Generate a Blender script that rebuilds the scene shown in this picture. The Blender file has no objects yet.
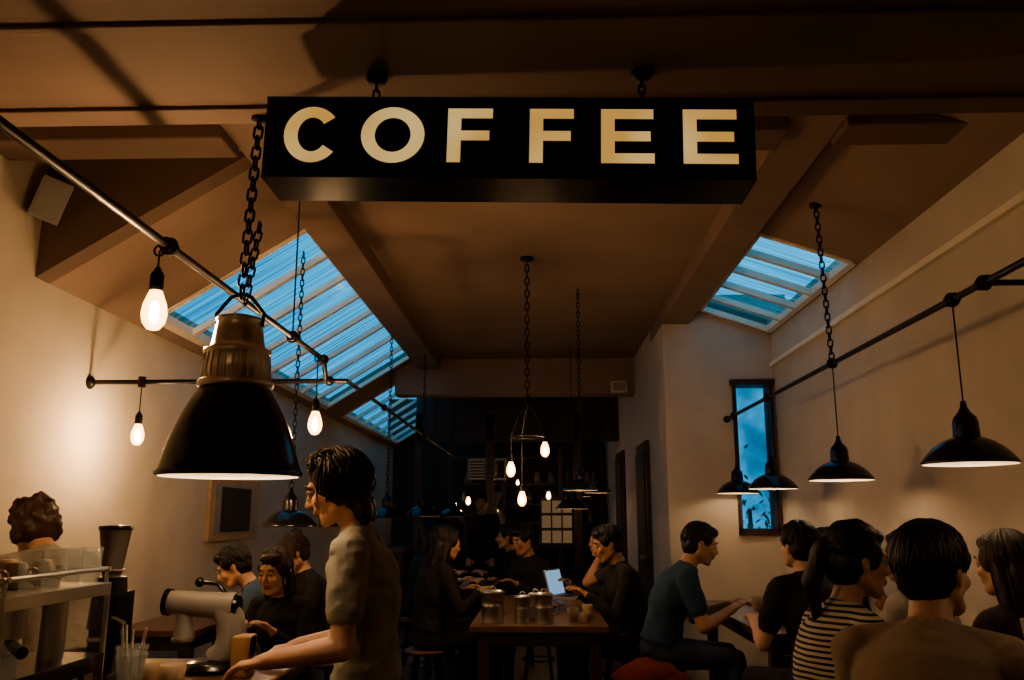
import bpy, bmesh, math, random
from mathutils import Vector as V, Matrix, noise
from mathutils.bvhtree import BVHTree
random.seed(7)
COL=bpy.context.scene.collection
R=math.radians
try: bpy.context.scene.view_settings.look='AgX - Medium High Contrast'
except Exception as e: print(e)
# ------------------------------------------------------------------ materials
def mat(name,col,rough=.6,metal=0,var=.15,scale=6,bump=.0,bscale=60,stretch=(1,1,1),emit=0,spec=.5,trans=0,alpha=1):
    m=bpy.data.materials.new(name); m.use_nodes=True
    nt=m.node_tree; n=nt.nodes; l=nt.links; b=n["Principled BSDF"]
    tc=n.new("ShaderNodeTexCoord"); mp=n.new("ShaderNodeMapping"); mp.inputs["Scale"].default_value=stretch
    l.new(tc.outputs["Object"],mp.inputs[0])
    no=n.new("ShaderNodeTexNoise"); no.inputs["Scale"].default_value=scale; no.inputs["Detail"].default_value=5
    l.new(mp.outputs[0],no.inputs["Vector"])
    r=n.new("ShaderNodeValToRGB"); r.color_ramp.elements[0].position=.3; r.color_ramp.elements[1].position=.7
    r.color_ramp.elements[0].color=tuple(c*(1-var) for c in col)+(1,); r.color_ramp.elements[1].color=tuple(min(1,c*(1+var)) for c in col)+(1,)
    l.new(no.outputs["Fac"],r.inputs[0]); l.new(r.outputs[0],b.inputs["Base Color"])
    b.inputs["Roughness"].default_value=rough; b.inputs["Metallic"].default_value=metal
    b.inputs["Specular IOR Level"].default_value=spec
    b.inputs["Transmission Weight"].default_value=trans; b.inputs["Alpha"].default_value=alpha
    if emit:
        l.new(r.outputs[0],b.inputs["Emission Color"]); b.inputs["Emission Strength"].default_value=emit
    if bump:
        n2=n.new("ShaderNodeTexNoise"); n2.inputs["Scale"].default_value=bscale; n2.inputs["Detail"].default_value=4
        l.new(mp.outputs[0],n2.inputs["Vector"])
        bp=n.new("ShaderNodeBump"); bp.inputs["Strength"].default_value=bump; bp.inputs["Distance"].default_value=.01
        l.new(n2.outputs["Fac"],bp.inputs["Height"]); l.new(bp.outputs[0],b.inputs["Normal"])
    return m
def striped(name,c1,c2,sc):
    m=mat(name,c1,.85); nt=m.node_tree; n=nt.nodes; l=nt.links; b=n["Principled BSDF"]
    tc=n.new("ShaderNodeTexCoord"); w=n.new("ShaderNodeTexWave"); w.wave_type='BANDS'; w.bands_direction='Z'; w.inputs["Scale"].default_value=sc; w.inputs["Distortion"].default_value=.6; w.inputs["Detail Scale"].default_value=.6
    l.new(tc.outputs["Object"],w.inputs["Vector"]); r=n.new("ShaderNodeValToRGB"); r.color_ramp.interpolation='CONSTANT'
    r.color_ramp.elements[0].color=c2+(1,); r.color_ramp.elements[1].position=.42; r.color_ramp.elements[1].color=c1+(1,)
    l.new(w.outputs["Fac"],r.inputs[0]); l.new(r.outputs[0],b.inputs["Base Color"]); return m
def emis(name,col,s,col2=None,scale=3):
    m=bpy.data.materials.new(name); m.use_nodes=True; nt=m.node_tree; n=nt.nodes; n.clear()
    e=n.new("ShaderNodeEmission"); o=n.new("ShaderNodeOutputMaterial"); e.inputs[1].default_value=s; e.inputs[0].default_value=col+(1,)
    if col2:
        tc=n.new("ShaderNodeTexCoord"); no=n.new("ShaderNodeTexNoise"); no.inputs["Scale"].default_value=scale; no.inputs["Detail"].default_value=1
        r=n.new("ShaderNodeValToRGB"); r.color_ramp.elements[0].position=.35; r.color_ramp.elements[1].position=.65
        r.color_ramp.elements[0].color=col+(1,); r.color_ramp.elements[1].color=col2+(1,)
        nt.links.new(tc.outputs["Object"],no.inputs["Vector"]); nt.links.new(no.outputs["Fac"],r.inputs[0]); nt.links.new(r.outputs[0],e.inputs[0])
    nt.links.new(e.outputs[0],o.inputs[0]); return m
def envelope(name,col,s,fac):
    m=emis(name,col,s); nt=m.node_tree; n=nt.nodes; e=[x for x in n if x.type=='EMISSION'][0]; o=[x for x in n if x.type=='OUTPUT_MATERIAL'][0]
    t=n.new("ShaderNodeBsdfTransparent"); mx=n.new("ShaderNodeMixShader"); mx.inputs[0].default_value=fac
    t.inputs[0].default_value=(1,.88,.68,1)
    nt.links.new(t.outputs[0],mx.inputs[1]); nt.links.new(e.outputs[0],mx.inputs[2]); nt.links.new(mx.outputs[0],o.inputs[0]); return m
def pane(name,c1,c2,stretch,scale):
    m=bpy.data.materials.new(name); m.use_nodes=True; nt=m.node_tree; n=nt.nodes; n.clear(); l=nt.links
    tc=n.new("ShaderNodeTexCoord"); mp=n.new("ShaderNodeMapping"); mp.inputs["Scale"].default_value=stretch
    no=n.new("ShaderNodeTexNoise"); no.inputs["Scale"].default_value=scale; no.inputs["Detail"].default_value=4
    r=n.new("ShaderNodeValToRGB"); r.color_ramp.elements[0].position=.35; r.color_ramp.elements[1].position=.65
    r.color_ramp.elements[0].color=c1+(1,); r.color_ramp.elements[1].color=c2+(1,)
    t=n.new("ShaderNodeBsdfTransparent"); g=n.new("ShaderNodeBsdfGlossy"); g.inputs["Roughness"].default_value=.15
    mx=n.new("ShaderNodeMixShader"); mx.inputs[0].default_value=.04; o=n.new("ShaderNodeOutputMaterial")
    l.new(tc.outputs["Object"],mp.inputs[0]); l.new(mp.outputs[0],no.inputs["Vector"]); l.new(no.outputs["Fac"],r.inputs[0]); l.new(r.outputs[0],t.inputs[0])
    l.new(t.outputs[0],mx.inputs[1]); l.new(g.outputs[0],mx.inputs[2]); l.new(mx.outputs[0],o.inputs[0]); return m

M_wall=mat("wall_plaster",(.57,.51,.43),.85,var=.07,scale=3,bump=.15,bscale=30)
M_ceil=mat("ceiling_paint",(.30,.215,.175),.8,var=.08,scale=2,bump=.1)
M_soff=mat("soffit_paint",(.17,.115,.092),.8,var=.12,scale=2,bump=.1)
M_beam=mat("beam_paint",(.27,.19,.15),.75,var=.1,scale=3)
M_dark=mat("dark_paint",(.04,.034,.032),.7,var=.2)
M_floor=mat("floor_boards",(.05,.033,.024),.45,var=.4,scale=4,stretch=(6,.6,1),bump=.2)
M_wood=mat("oak_top",(.12,.06,.032),.4,var=.35,scale=5,stretch=(1.2,9,9),bump=.1)
M_dwood=mat("dark_wood",(.045,.026,.017),.45,var=.35,scale=5,stretch=(8,8,1),bump=.1)
M_raft=mat("rafter_paint",(.82,.75,.62),.6,var=.06)
M_black=mat("black_enamel",(.006,.006,.007),.2,var=.2,spec=.6)
M_iron=mat("black_iron",(.012,.011,.01),.5,.5,var=.3,bump=.1)
M_enam=mat("white_enamel",(.75,.70,.60),.3,var=.03)
M_alu=mat("cast_aluminium",(.70,.66,.60),.34,.85,var=.2,scale=14)
M_steel=mat("brushed_steel",(.55,.54,.52),.28,.95,var=.08,scale=10)
M_pipe=mat("steel_conduit",(.018,.015,.014),.42,.5,var=.2)
M_glow=envelope("bulb_amber_glass",(1,.52,.16),11,.42)
M_fil=emis("bulb_filament",(1,.69,.43),2500)
M_fil2=emis("bulb_filament_soft",(1,.66,.40),600)
M_fil3=emis("bulb_filament_mid",(1,.66,.39),1000)
M_bulb2=emis("pendant_bulb_glow",(1,.71,.46),85)
M_bulb3=emis("pendant_bulb_dim",(1,.66,.40),18)
M_letter=emis("letter_glow",(1,.71,.29),.62,(.82,.46,.13),5)
M_screen=emis("screen_glow",(.35,.65,1.0),.6)
M_panel=emis("lit_pane",(1,.62,.32),.14)
M_paper=mat("paper_white",(.6,.56,.48),.8,var=.05)
M_cup=mat("cup_ceramic",(.32,.25,.18),.3,var=.05)
M_glass=mat("clear_glass",(.7,.8,.8),.03,var=0,alpha=.16)
M_case=mat("case_glass",(.2,.25,.25),.03,var=0,alpha=.06)
M_gray=mat("gray_plastic",(.28,.265,.245),.45,var=.05)
M_hop=mat("smoked_hopper",(.16,.145,.13),.2,var=.05)
M_red=mat("red_cloth",(.16,.02,.010),.8,var=.2,bump=.3)
M_leaf=mat("leaf",(.06,.16,.09),.6,var=.4)
M_pcup=mat("paper_cup_kraft",(.42,.32,.22),.7)
M_pane=pane("skylight_glass",(.42,.60,.68),(.95,1,1),(.5,22,.5),1.2)
M_wpane=pane("window_glass",(.4,.5,.55),(.7,.8,.85),(1,1,1),3)
def skin(n,c):
    m=mat(n,c,.5,var=.10,scale=14,bump=.12,bscale=260); b=m.node_tree.nodes["Principled BSDF"]
    b.inputs["Subsurface Weight"].default_value=.12; b.inputs["Subsurface Radius"].default_value=(.01,.004,.002); b.inputs["Subsurface Scale"].default_value=1; return m
S_a=skin("skin_fair",(.58,.36,.26)); S_b=skin("skin_tan",(.38,.22,.14)); S_c=skin("skin_olive",(.46,.29,.20))
def hairm_(n,c): return mat(n,c,.46,var=.5,scale=30,stretch=(3,3,.6),bump=.3,bscale=90)
H_blk=hairm_("hair_black",(.010,.008,.007)); H_brn=hairm_("hair_brown",(.030,.017,.012)); H_lbr=hairm_("hair_auburn",(.055,.028,.017))
C_lip=mat("lips",(.36,.13,.10),.45); C_eye=mat("eye_white",(.42,.38,.34),.25,var=0); C_iris=mat("iris",(.02,.012,.01),.15)
C_oat=mat("tshirt_oatmeal",(.29,.27,.22),.9,var=.10,bump=.35); C_teal=mat("tshirt_teal",(.020,.060,.11),.9,bump=.25)
C_dk=mat("cloth_charcoal",(.014,.013,.014),.9,bump=.25); C_dk2=mat("cloth_navy",(.012,.017,.032),.9,bump=.25)
C_blue=mat("cloth_blue",(.045,.09,.15),.9,bump=.25); C_bei=mat("shirt_beige",(.27,.21,.165),.9,bump=.3)
C_wht=mat("shirt_white",(.36,.33,.29),.9,bump=.25); C_jean=mat("denim",(.03,.045,.08),.9,bump=.3)
C_red=mat("cloth_maroon",(.03,.014,.013),.9,bump=.3); C_grn=mat("cloth_olive",(.03,.032,.020),.9,bump=.3)
C_shoe=mat("shoe_leather",(.02,.015,.012),.5)
C_str=striped("shirt_striped",(.50,.46,.39),(.012,.012,.016),18)
# ------------------------------------------------------------------ mesh builder
def frame(d,ref=None):
    d=d.normalized(); r=V(ref) if ref is not None else V((0,0,1))
    if abs(d.dot(r.normalized()))>.97: r=V((0,1,0)) if abs(d.y)<.9 else V((1,0,0))
    a=r.cross(d).normalized(); b=d.cross(a).normalized(); return a,b
class MB:
    def __init__(s): s.v=[];s.f=[];s.m=[];s.sm=[]
    def add(s,vs,fs,mi=0,sm=True):
        o=len(s.v); s.v+= [tuple(x) for x in vs]
        for f in fs: s.f.append([i+o for i in f]); s.m.append(mi); s.sm.append(sm)
    def box(s,a,b,mi=0,rz=0,rx=0):
        a=V(a);b=V(b);c=(a+b)/2;h=(b-a)/2; vs=[]
        Mx=Matrix.Rotation(rz,3,'Z')@Matrix.Rotation(rx,3,'X')
        for x in(-1,1):
            for y in(-1,1):
                for z in(-1,1): vs.append(c+Mx@V((x*h.x,y*h.y,z*h.z)))
        s.add(vs,[(0,1,3,2),(4,6,7,5),(0,4,5,1),(2,3,7,6),(0,2,6,4),(1,5,7,3)],mi,False)
    def ringed(s,rings,mi,caps=True,sm=True,closed=False):
        n=len(rings[0]); vs=[p for r in rings for p in r]; fs=[]
        k=len(rings)
        for i in range(k if closed else k-1):
            j=(i+1)%k
            for q in range(n): fs.append((i*n+q,i*n+(q+1)%n,j*n+(q+1)%n,j*n+q))
        s.add(vs,fs,mi,sm)
        if caps and not closed:
            s.add(rings[0],[list(range(n))[::-1]],mi,False); s.add(rings[-1],[list(range(n))],mi,False)
    def cyl(s,p0,p1,r0,r1=None,mi=0,seg=14,sm=True):
        p0=V(p0);p1=V(p1); r1=r0 if r1 is None else r1; a,b=frame(p1-p0)
        s.ringed([[p+(a*math.cos(t)+b*math.sin(t))*r for t in [2*math.pi*q/seg for q in range(seg)]] for p,r in((p0,r0),(p1,r1))],mi,sm=sm)
    def lathe(s,prof,c,mi=0,seg=24,caps=False,axis=(0,0,1)):
        c=V(c); ax=V(axis).normalized(); a,b=frame(ax) 
        s.ringed([[c+ax*z+(a*math.cos(2*math.pi*q/seg)+b*math.sin(2*math.pi*q/seg))*max(r,1e-4) for q in range(seg)] for r,z in prof],mi,caps)
    def sph(s,c,r,mi=0,seg=14,rot=None):
        c=V(c); r=V(r) if hasattr(r,'__len__') else V((r,r,r)); rings=[]
        for i in range(1,seg//2+2):
            t=math.pi*(i-.5)/(seg//2+1); 
            rings.append([V((math.sin(t)*math.cos(p)*r.x,math.sin(t)*math.sin(p)*r.y,-math.cos(t)*r.z)) for p in [2*math.pi*q/seg for q in range(seg)]])
        rings=[[c+((rot@p) if rot else p) for p in ring] for ring in rings]
        s.ringed(rings,mi)
    def tube(s,pts,r,mi=0,seg=8,closed=False):
        pts=[V(p) for p in pts]; n=len(pts); rings=[]
        rr=r if hasattr(r,'__len__') else [r]*n
        a0=None
        for i,p in enumerate(pts):
            if closed: d=pts[(i+1)%n]-pts[i-1]
            else: d=pts[min(i+1,n-1)]-pts[max(i-1,0)]
            d.normalize()
            if a0 is None: a0,_=frame(d)
            a=(a0-d*a0.dot(d)).normalized(); b=d.cross(a); a0=a
            rings.append([p+(a*math.cos(2*math.pi*q/seg)+b*math.sin(2*math.pi*q/seg))*rr[i] for q in range(seg)])
        s.ringed(rings,mi,closed=closed)
    def ring(s,c,Rr,r,mi=0,a=(1,0,0),b=(0,1,0),n=24,seg=8,sa=1,sb=1):
        c=V(c);a=V(a);b=V(b)
        s.tube([c+a*math.cos(2*math.pi*i/n)*Rr*sa+b*math.sin(2*math.pi*i/n)*Rr*sb for i in range(n)],r,mi,seg,True)
    def chain(s,p0,p1,L=.034,r=.0032,w=.010,mi=0):
        p0=V(p0);p1=V(p1); d=p1-p0; n=max(1,int(d.length/(L-2.6*r))); u=d.normalized(); a,b=frame(u)
        for i in range(n):
            c=p0+d*((i+.5)/n); x=a if i%2 else b
            pts=[]
            for k in range(12):
                t=2*math.pi*k/12; ct=math.cos(t); st=math.sin(t)
                pts.append(c+u*((L/2-w)*(1 if ct>0 else -1)+ct*w*1.0)+x*st*w)
            s.tube(pts,r,mi,5,True)
    def obj(s,name,mats,bevel=0,parent=None,recalc=True):
        me=bpy.data.meshes.new(name); me.from_pydata(s.v,[],s.f)
        for m in mats: me.materials.append(m)
        me.polygons.foreach_set("material_index",s.m); me.polygons.foreach_set("use_smooth",s.sm)
        if recalc:
            bm=bmesh.new(); bm.from_mesh(me); bmesh.ops.recalc_face_normals(bm,faces=bm.faces); bm.to_mesh(me); bm.free()
        o=bpy.data.objects.new(name,me); COL.objects.link(o)
        if bevel:
            b=o.modifiers.new("bevel",'BEVEL'); b.width=bevel; b.segments=2; b.limit_method='ANGLE'
        if parent: o.parent=parent
        return o
# ------------------------------------------------------------------ camera, world
cd=bpy.data.cameras.new("camera"); cam=bpy.data.objects.new("camera",cd); COL.objects.link(cam)
cd.lens=30; cd.sensor_width=36; cam.location=(0,0,1.4); cam.rotation_euler=(R(101.8),0,R(1.84)); bpy.context.scene.camera=cam
w=bpy.data.worlds.new("dusk_sky"); bpy.context.scene.world=w; w.use_nodes=True
nt=w.node_tree; bg=nt.nodes["Background"]; tc=nt.nodes.new("ShaderNodeTexCoord"); no=nt.nodes.new("ShaderNodeTexNoise"); no.inputs["Scale"].default_value=1.2
rp=nt.nodes.new("ShaderNodeValToRGB"); rp.color_ramp.elements[0].position=.3; rp.color_ramp.elements[1].position=.7
rp.color_ramp.elements[0].color=(.016,.165,.31,1); rp.color_ramp.elements[1].color=(.055,.33,.54,1)
nt.links.new(tc.outputs["Generated"],no.inputs["Vector"]); nt.links.new(no.outputs["Fac"],rp.inputs[0]); nt.links.new(rp.outputs[0],bg.inputs[0]); bg.inputs[1].default_value=2.5
# ------------------------------------------------------------------ room shell
XL,XR=-2.6,2.15
ZS=2.615
def slab(name,boxes,m,bevel=0):
    b=MB()
    for a,c in boxes: b.box(a,c)
    return b.obj(name,[m],bevel)
slab("floor",[((XL-.2,-1.7,-.1),(XR+.2,16.2,0))],M_floor)
slab("wall_left",[((XL-.15,-1.6,0),(XL,4.3,3.5)),((XL-.15,4.3,0),(XL,16.1,2.66))],M_wall)
slab("wall_right",[((XR,-1.6,0),(XR+.15,7.95,3.12))],M_wall)
slab("wall_front",[((XL-.1,-1.7,0),(XR+.1,-1.55,3.5))],M_wall)
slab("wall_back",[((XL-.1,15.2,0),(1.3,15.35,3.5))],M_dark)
wx0,wx1,wz0,wz1=1.76,2.12,1.28,2.62
slab("wall_return",[((1.15,7.8,0),(wx0,7.95,3.45)),((wx0,7.8,0),(XR+.15,7.95,wz0)),((wx0,7.8,wz1),(XR+.15,7.95,3.45)),((wx1,7.8,wz0),(XR+.15,7.95,wz1))],M_wall)
slab("wall_corridor",[((1.15,7.95,0),(1.3,15.2,3.5))],M_wall)
b=MB()
for a,c in [((wx0,7.76,wz0),(wx0+.03,7.97,wz1)),((wx1-.03,7.76,wz0),(wx1,7.97,wz1)),((wx0-.02,7.75,wz1-.03),(wx1+.02,7.97,wz1+.02)),((wx0,7.76,wz0-.03),(wx1,7.97,wz0+.03))]: b.box(a,c,0)
b.box((wx0,7.87,wz0),(wx1,7.875,wz1),1)
b.obj("window_1",[M_dwood,M_wpane])
b=MB(); b.box((1.11,9.0,0),(1.149,9.95,2.2),0); b.box((1.09,9.1,.1),(1.115,9.85,2.1),1); b.cyl((1.09,9.2,1.0),(1.04,9.2,1.0),.02,mi=2)
b.obj("door_1",[M_dwood,M_dark,M_steel])
b=MB(); b.box((1.11,11.6,0),(1.149,12.6,2.3),0); b.box((1.09,11.7,.1),(1.115,12.5,2.2),1); b.cyl((1.09,11.8,1.0),(1.04,11.8,1.0),.02,mi=2)
b.obj("door_2",[M_dwood,M_dark,M_steel])
def prism(b,x0,z0,x1,z1,y0,y1,t=.1,mi=0):
    vs=[(x0,y0,z0),(x1,y0,z1),(x1,y0,z1+t),(x0,y0,z0+t),(x0,y1,z0),(x1,y1,z1),(x1,y1,z1+t),(x0,y1,z0+t)]
    b.add(vs,[(0,1,2,3),(7,6,5,4),(0,4,5,1),(1,5,6,2),(2,6,7,3),(3,7,4,0)],mi,False)
b=MB()
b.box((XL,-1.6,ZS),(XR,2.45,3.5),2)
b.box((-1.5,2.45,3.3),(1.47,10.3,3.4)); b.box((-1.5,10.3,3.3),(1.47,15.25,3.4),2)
b.box((XL,2.45,3.3),(-1.5,4.17,3.4),1)
sl=(3.3-2.62)/(1.1)
zl=lambda x:3.3+(x+1.5)*sl
b.add([(XL,4.17,zl(XL)),(-1.5,4.17,3.3),(XL,4.17,3.3),(XL,4.30,zl(XL)),(-1.5,4.30,3.3),(XL,4.30,3.3)],[(0,1,2),(3,5,4),(0,3,4,1),(1,4,5,2),(2,5,3,0)],2,False)
for y0,y1 in((4.3,5.35),(9.95,10.8),(14.9,15.25)): prism(b,XL,zl(XL),-1.5,3.3,y0,y1)
prism(b,XL,zl(XL),-2.51,zl(-2.51),5.35,9.95); prism(b,XL,zl(XL),-2.51,zl(-2.51),10.8,14.9)
zr=lambda x:3.3-(x-1.47)*(3.3-3.07)/(.68)
prism(b,1.47,3.3,XR,3.07,2.45,5.57); prism(b,2.10,zr(2.10),XR,3.07,5.57,7.8)
prism(b,1.47,3.3,XR,3.07,7.7,7.9)
b.obj("ceiling",[M_ceil,M_beam,M_soff])
slab("beam_left",[((-1.46,2.46,3.17),(-1.20,10.2,3.31))],M_beam,.006)
slab("beam_right",[((1.14,2.46,3.17),(1.40,8.6,3.31))],M_beam,.006)
slab("beam_header",[((-1.75,10.2,2.86),(1.16,10.45,3.31))],M_beam,.01)
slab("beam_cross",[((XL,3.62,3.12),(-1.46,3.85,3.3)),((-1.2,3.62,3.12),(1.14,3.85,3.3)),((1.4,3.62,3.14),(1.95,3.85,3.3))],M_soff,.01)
slab("trim_soffit",[((XL,2.34,ZS-.012),(XR,2.44,ZS+.005)),((XL,1.90,ZS-.010),(XR,1.93,ZS+.005)),((XL,1.60,ZS-.010),(XR,1.63,ZS+.005))],M_soff,.004)
slab("trim_right",[((XR-.035,2.45,2.76),(XR+.01,7.8,2.80))],M_raft,.004)
slab("baseboard_left",[((XL,-1.5,0),(XL+.02,15.2,.12))],M_dwood)
slab("baseboard_right",[((XR-.02,-1.5,0),(XR,7.8,.12))],M_dwood)
def skylight(name,xa,xb,zf,y0,y1,n,sgn):
    b=MB()
    prism(b,min(xa,xb),zf(min(xa,xb))+.04,max(xa,xb),zf(max(xa,xb))+.04,y0,y1,.006,1)
    for i in range(n+1):
        y=y0+(y1-y0)*i/n; prism(b,min(xa,xb),zf(min(xa,xb))-.012,max(xa,xb),zf(max(xa,xb))-.012,y-.024,y+.024,.05,0)
    for x in(xa,xb): prism(b,x-.02,zf(x-.02)-.014,x+.02,zf(x+.02)-.014,y0,y1,.1,0)
    return b.obj(name,[M_raft,M_pane])
skylight("window_2",-1.52,-2.50,zl,5.35,9.95,8,-1)
skylight("window_3",-1.52,-2.50,zl,10.8,14.9,7,-1)
skylight("window_4",1.49,2.11,zr,5.57,7.72,5,1)
# ------------------------------------------------------------------ sign
b=MB(); cx,cy,cz=-.08,2.185,2.385
b.box((-.65,-.085,-.115),(.65,.085,.115),0)
b.box((-.65,-.089,-.115),(.65,-.084,-.107),0); b.box((-.65,-.089,.107),(.65,-.084,.115),0)
yf=-.0875
def X(u): return (u-540)*.002655-cx
zt,zb=.083,-.070
def L_ring(u0,u1,c):
    xc=(X(u0)+X(u1))/2; rx=(X(u1)-X(u0))/2; zc=(zt+zb)/2; rz=(zt-zb)/2+.003
    ts=[i*2*math.pi/40 for i in range(41)] if not c else [R(38)+(2*math.pi-R(76))*i/36 for i in range(37)]
    vs=[];fs=[]
    for t in ts:
        vs.append((xc+rx*math.cos(t),yf,zc+rz*math.sin(t))); vs.append((xc+(rx-.037)*math.cos(t),yf,zc+(rz-.031)*math.sin(t)))
    for i in range(len(ts)-1): fs.append((2*i,2*i+1,2*i+3,2*i+2))
    b.add(vs,fs,1,False)
L_ring(285,342,True); L_ring(363,427,False)
def L_bar(x0,x1,z0,z1): b.add([(x0,yf,z0),(x1,yf,z0),(x1,yf,z1),(x0,yf,z1)],[(0,1,2,3)],1,False)
for u0,u1,e in((450,495,0),(532,576,0),(603,655,1),(684,737,1)):
    x0,x1=X(u0),X(u1); L_bar(x0,x0+.036,zb,zt); L_bar(x0+.036,x1,zt-.028,zt); L_bar(x0+.036,x1-.008,-.008,.020)
    if e: L_bar(x0+.036,x1+.002,zb,zb+.028)
o=b.obj("coffee_sign",[M_black,M_letter],recalc=False); o.location=(cx,cy,cz); o.rotation_euler=(0,R(1.2),0)
for i,x in enumerate((-.45,.29)):
    b=MB(); z0=cz+.118-(x-cx)*.02
    b.lathe([(0,0),(.03,0),(.03,-.012),(.022,-.022),(0,-.024)],(x,2.185,ZS+.002),0,16); b.chain((x,2.185,ZS-.018),(x,2.185,z0+.012),.03,.0035,.009)
    b.ring((x,2.185,z0+.010),.012,.004,0,(1,0,0),(0,0,1),12,6)
    b.obj("sign_hanging_chain",[M_iron])
# ------------------------------------------------------------------ big pendant
b=MB(); c=(-.872,2.4,1.515); q_=.95
out=[(.203,0),(.209,.002),(.211,.010),(.204,.018),(.195,.045),(.182,.09),(.165,.135),(.147,.175),(.128,.21),(.112,.235),(.100,.255)]
out=[(r*q_,z) for r,z in out]
b.lathe(out,c,0,48); b.lathe([(r-.004,z-.001) for r,z in out],c,1,48)
b.lathe([(.096,.250),(.106,.254),(.106,.268),(.097,.274),(.095,.30),(.090,.345),(.095,.35),(.095,.36),(.080,.366),(.074,.38),(.068,.42),(.062,.44),(.066,.445),(.066,.455),(.03,.465),(.0,.466)],c,2,48)
for i in range(28):
    t=2*math.pi*i/28; p=V(c)+V((math.cos(t)*.097,math.sin(t)*.097,.272)); q=V(c)+V((math.cos(t)*.090,math.sin(t)*.090,.348)); b.cyl(p,q,.0035,.003,2,6)
b.sph((c[0],c[1],c[2]+.15),(.035,.035,.05),3); b.cyl((c[0],c[1],c[2]+.19),(c[0],c[1],c[2]+.26),.02,.02,2)
for s in(-1,1): b.tube([(c[0]+s*.066,c[1],c[2]+.43),(c[0]+s*.07,c[1],c[2]+.47),(c[0]+s*.03,c[1],c[2]+.52),(c[0],c[1],c[2]+.53)],.006,4)
b.chain((c[0]+.02,c[1],ZS-.01),(c[0],c[1],c[2]+.52),.044,.0042,.013,4)
b.chain((c[0]+.035,c[1]+.02,2.27),(c[0]+.012,c[1],c[2]+.50),.036,.0036,.011,4)
b.lathe([(0,0),(.025,0),(.025,-.012),(0,-.02)],(c[0]+.02,c[1],ZS-.008),4,16)
b.obj("enamel_pendant_lamp",[M_black,M_enam,M_alu,M_bulb2,M_iron])
# ------------------------------------------------------------------ edison bulbs
def bulbgeo(b,x,y,z,s,gi,fi):
    b.lathe([(0,-.055*s),(.018*s,-.050*s),(.032*s,-.030*s),(.037*s,-.005*s),(.033*s,.025*s),(.022*s,.055*s),(.016*s,.07*s)],(x,y,z),gi,18)
    b.lathe([(0,-.034*s),(.009*s,-.030*s),(.013*s,-.01*s),(.011*s,.022*s),(.004*s,.034*s),(0,.036*s)],(x,y,z),fi,10)
def edison(name,x,y,z,ztop,s=1,soft=False):
    b=MB(); bulbgeo(b,x,y,z,s,0,2)
    b.lathe([(.017*s,.066*s),(.020*s,.07*s),(.020*s,.115*s),(.014*s,.125*s),(.006*s,.14*s),(.0,.141*s)],(x,y,z),1,14)
    b.cyl((x,y,z+.13*s),(x,y,ztop),.0035,mi=1,seg=6)
    b.ring((x,y,ztop),.018,.004,1,(1,0,0),(0,0,1),12,5)
    return b.obj(name,[M_glow,M_iron,M_fil2 if soft else M_fil])
edison("added_fill_bulb",-1.25,2.66,2.055,2.265,1.1)
edison("added_fill_bulb",-2.29,4.8,1.86,2.17)
edison("added_fill_bulb",-1.22,4.6,1.90,2.265,1.05)
edison("added_fill_bulb",-1.22,-.5,1.95,2.265,1,True)  # unseen bulb behind the camera, added as soft fill for the foreground
b=MB(); b.cyl((-1.22,-1.5,2.28),(-1.22,4.7,2.28),.014,seg=12)
for y in(1.2,2.66,4.1): b.cyl((-1.22,y-.03,2.28),(-1.22,y+.03,2.28),.024,seg=12); b.ring((-1.22,y,2.28),.026,.006,0,(1,0,0),(0,0,1),14,6)
b.sph((-1.22,4.72,2.28),.03); b.cyl((-1.22,4.72,2.28),(-1.22,4.8,2.17),.014,seg=10)
b.cyl((-2.6,4.8,2.17),(-1.1,4.8,2.17),.014,seg=12); b.lathe([(0,0),(.04,0),(.04,.012),(.02,.03)],(-2.6,4.8,2.17),0,14,axis=(1,0,0))
b.cyl((-2.29,4.8,2.14),(-2.29,4.8,2.20),.022,seg=10); b.sph((-1.2,4.8,2.17),.028)
b.cyl((-1.1,4.8,2.17),(-1.1,12,2.17),.012,seg=10)
for y in(6,8,10): b.sph((-1.1,y,2.17),.024)
b.cyl((-1.22,1.2,2.28),(-1.22,1.2,ZS),.006,seg=6); b.cyl((-1.22,4.1,2.28),(-1.22,4.1,3.3),.004,seg=6)
b.obj("ceiling_conduit_pipe",[M_pipe])
b=MB(); b.cyl((1.7,-1.5,2.28),(1.7,7.77,2.28),.014,seg=12); b.lathe([(0,.0),(.03,0),(.03,.03),(0,.03)],(1.7,7.77,2.28),0,12,axis=(0,1,0))
for y in(3.2,3.46,4.93,6.37,7.5):
    b.cyl((1.7,y-.03,2.28),(1.7,y+.03,2.28),.024,seg=12); b.ring((1.7,y,2.28),.026,.006,0,(1,0,0),(0,0,1),14,6)
b.cyl((1.7,3.2,2.28),(2.15,3.2,2.28),.012,seg=8); b.lathe([(0,0),(.04,0),(.04,.012),(.02,.02)],(2.15,3.2,2.28),0,14,axis=(-1,0,0))
b.obj("ceiling_conduit_pipe",[M_pipe])
b=MB(); b.chain((1.66,4.89,3.235),(1.70,4.93,2.30),.05,.0045,.014); b.lathe([(0,0.03),(.035,.03),(.035,-.0),(0,-.012)],(1.66,4.89,3.22),0,14); b.obj("pipe_support_chain",[M_iron])
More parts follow.
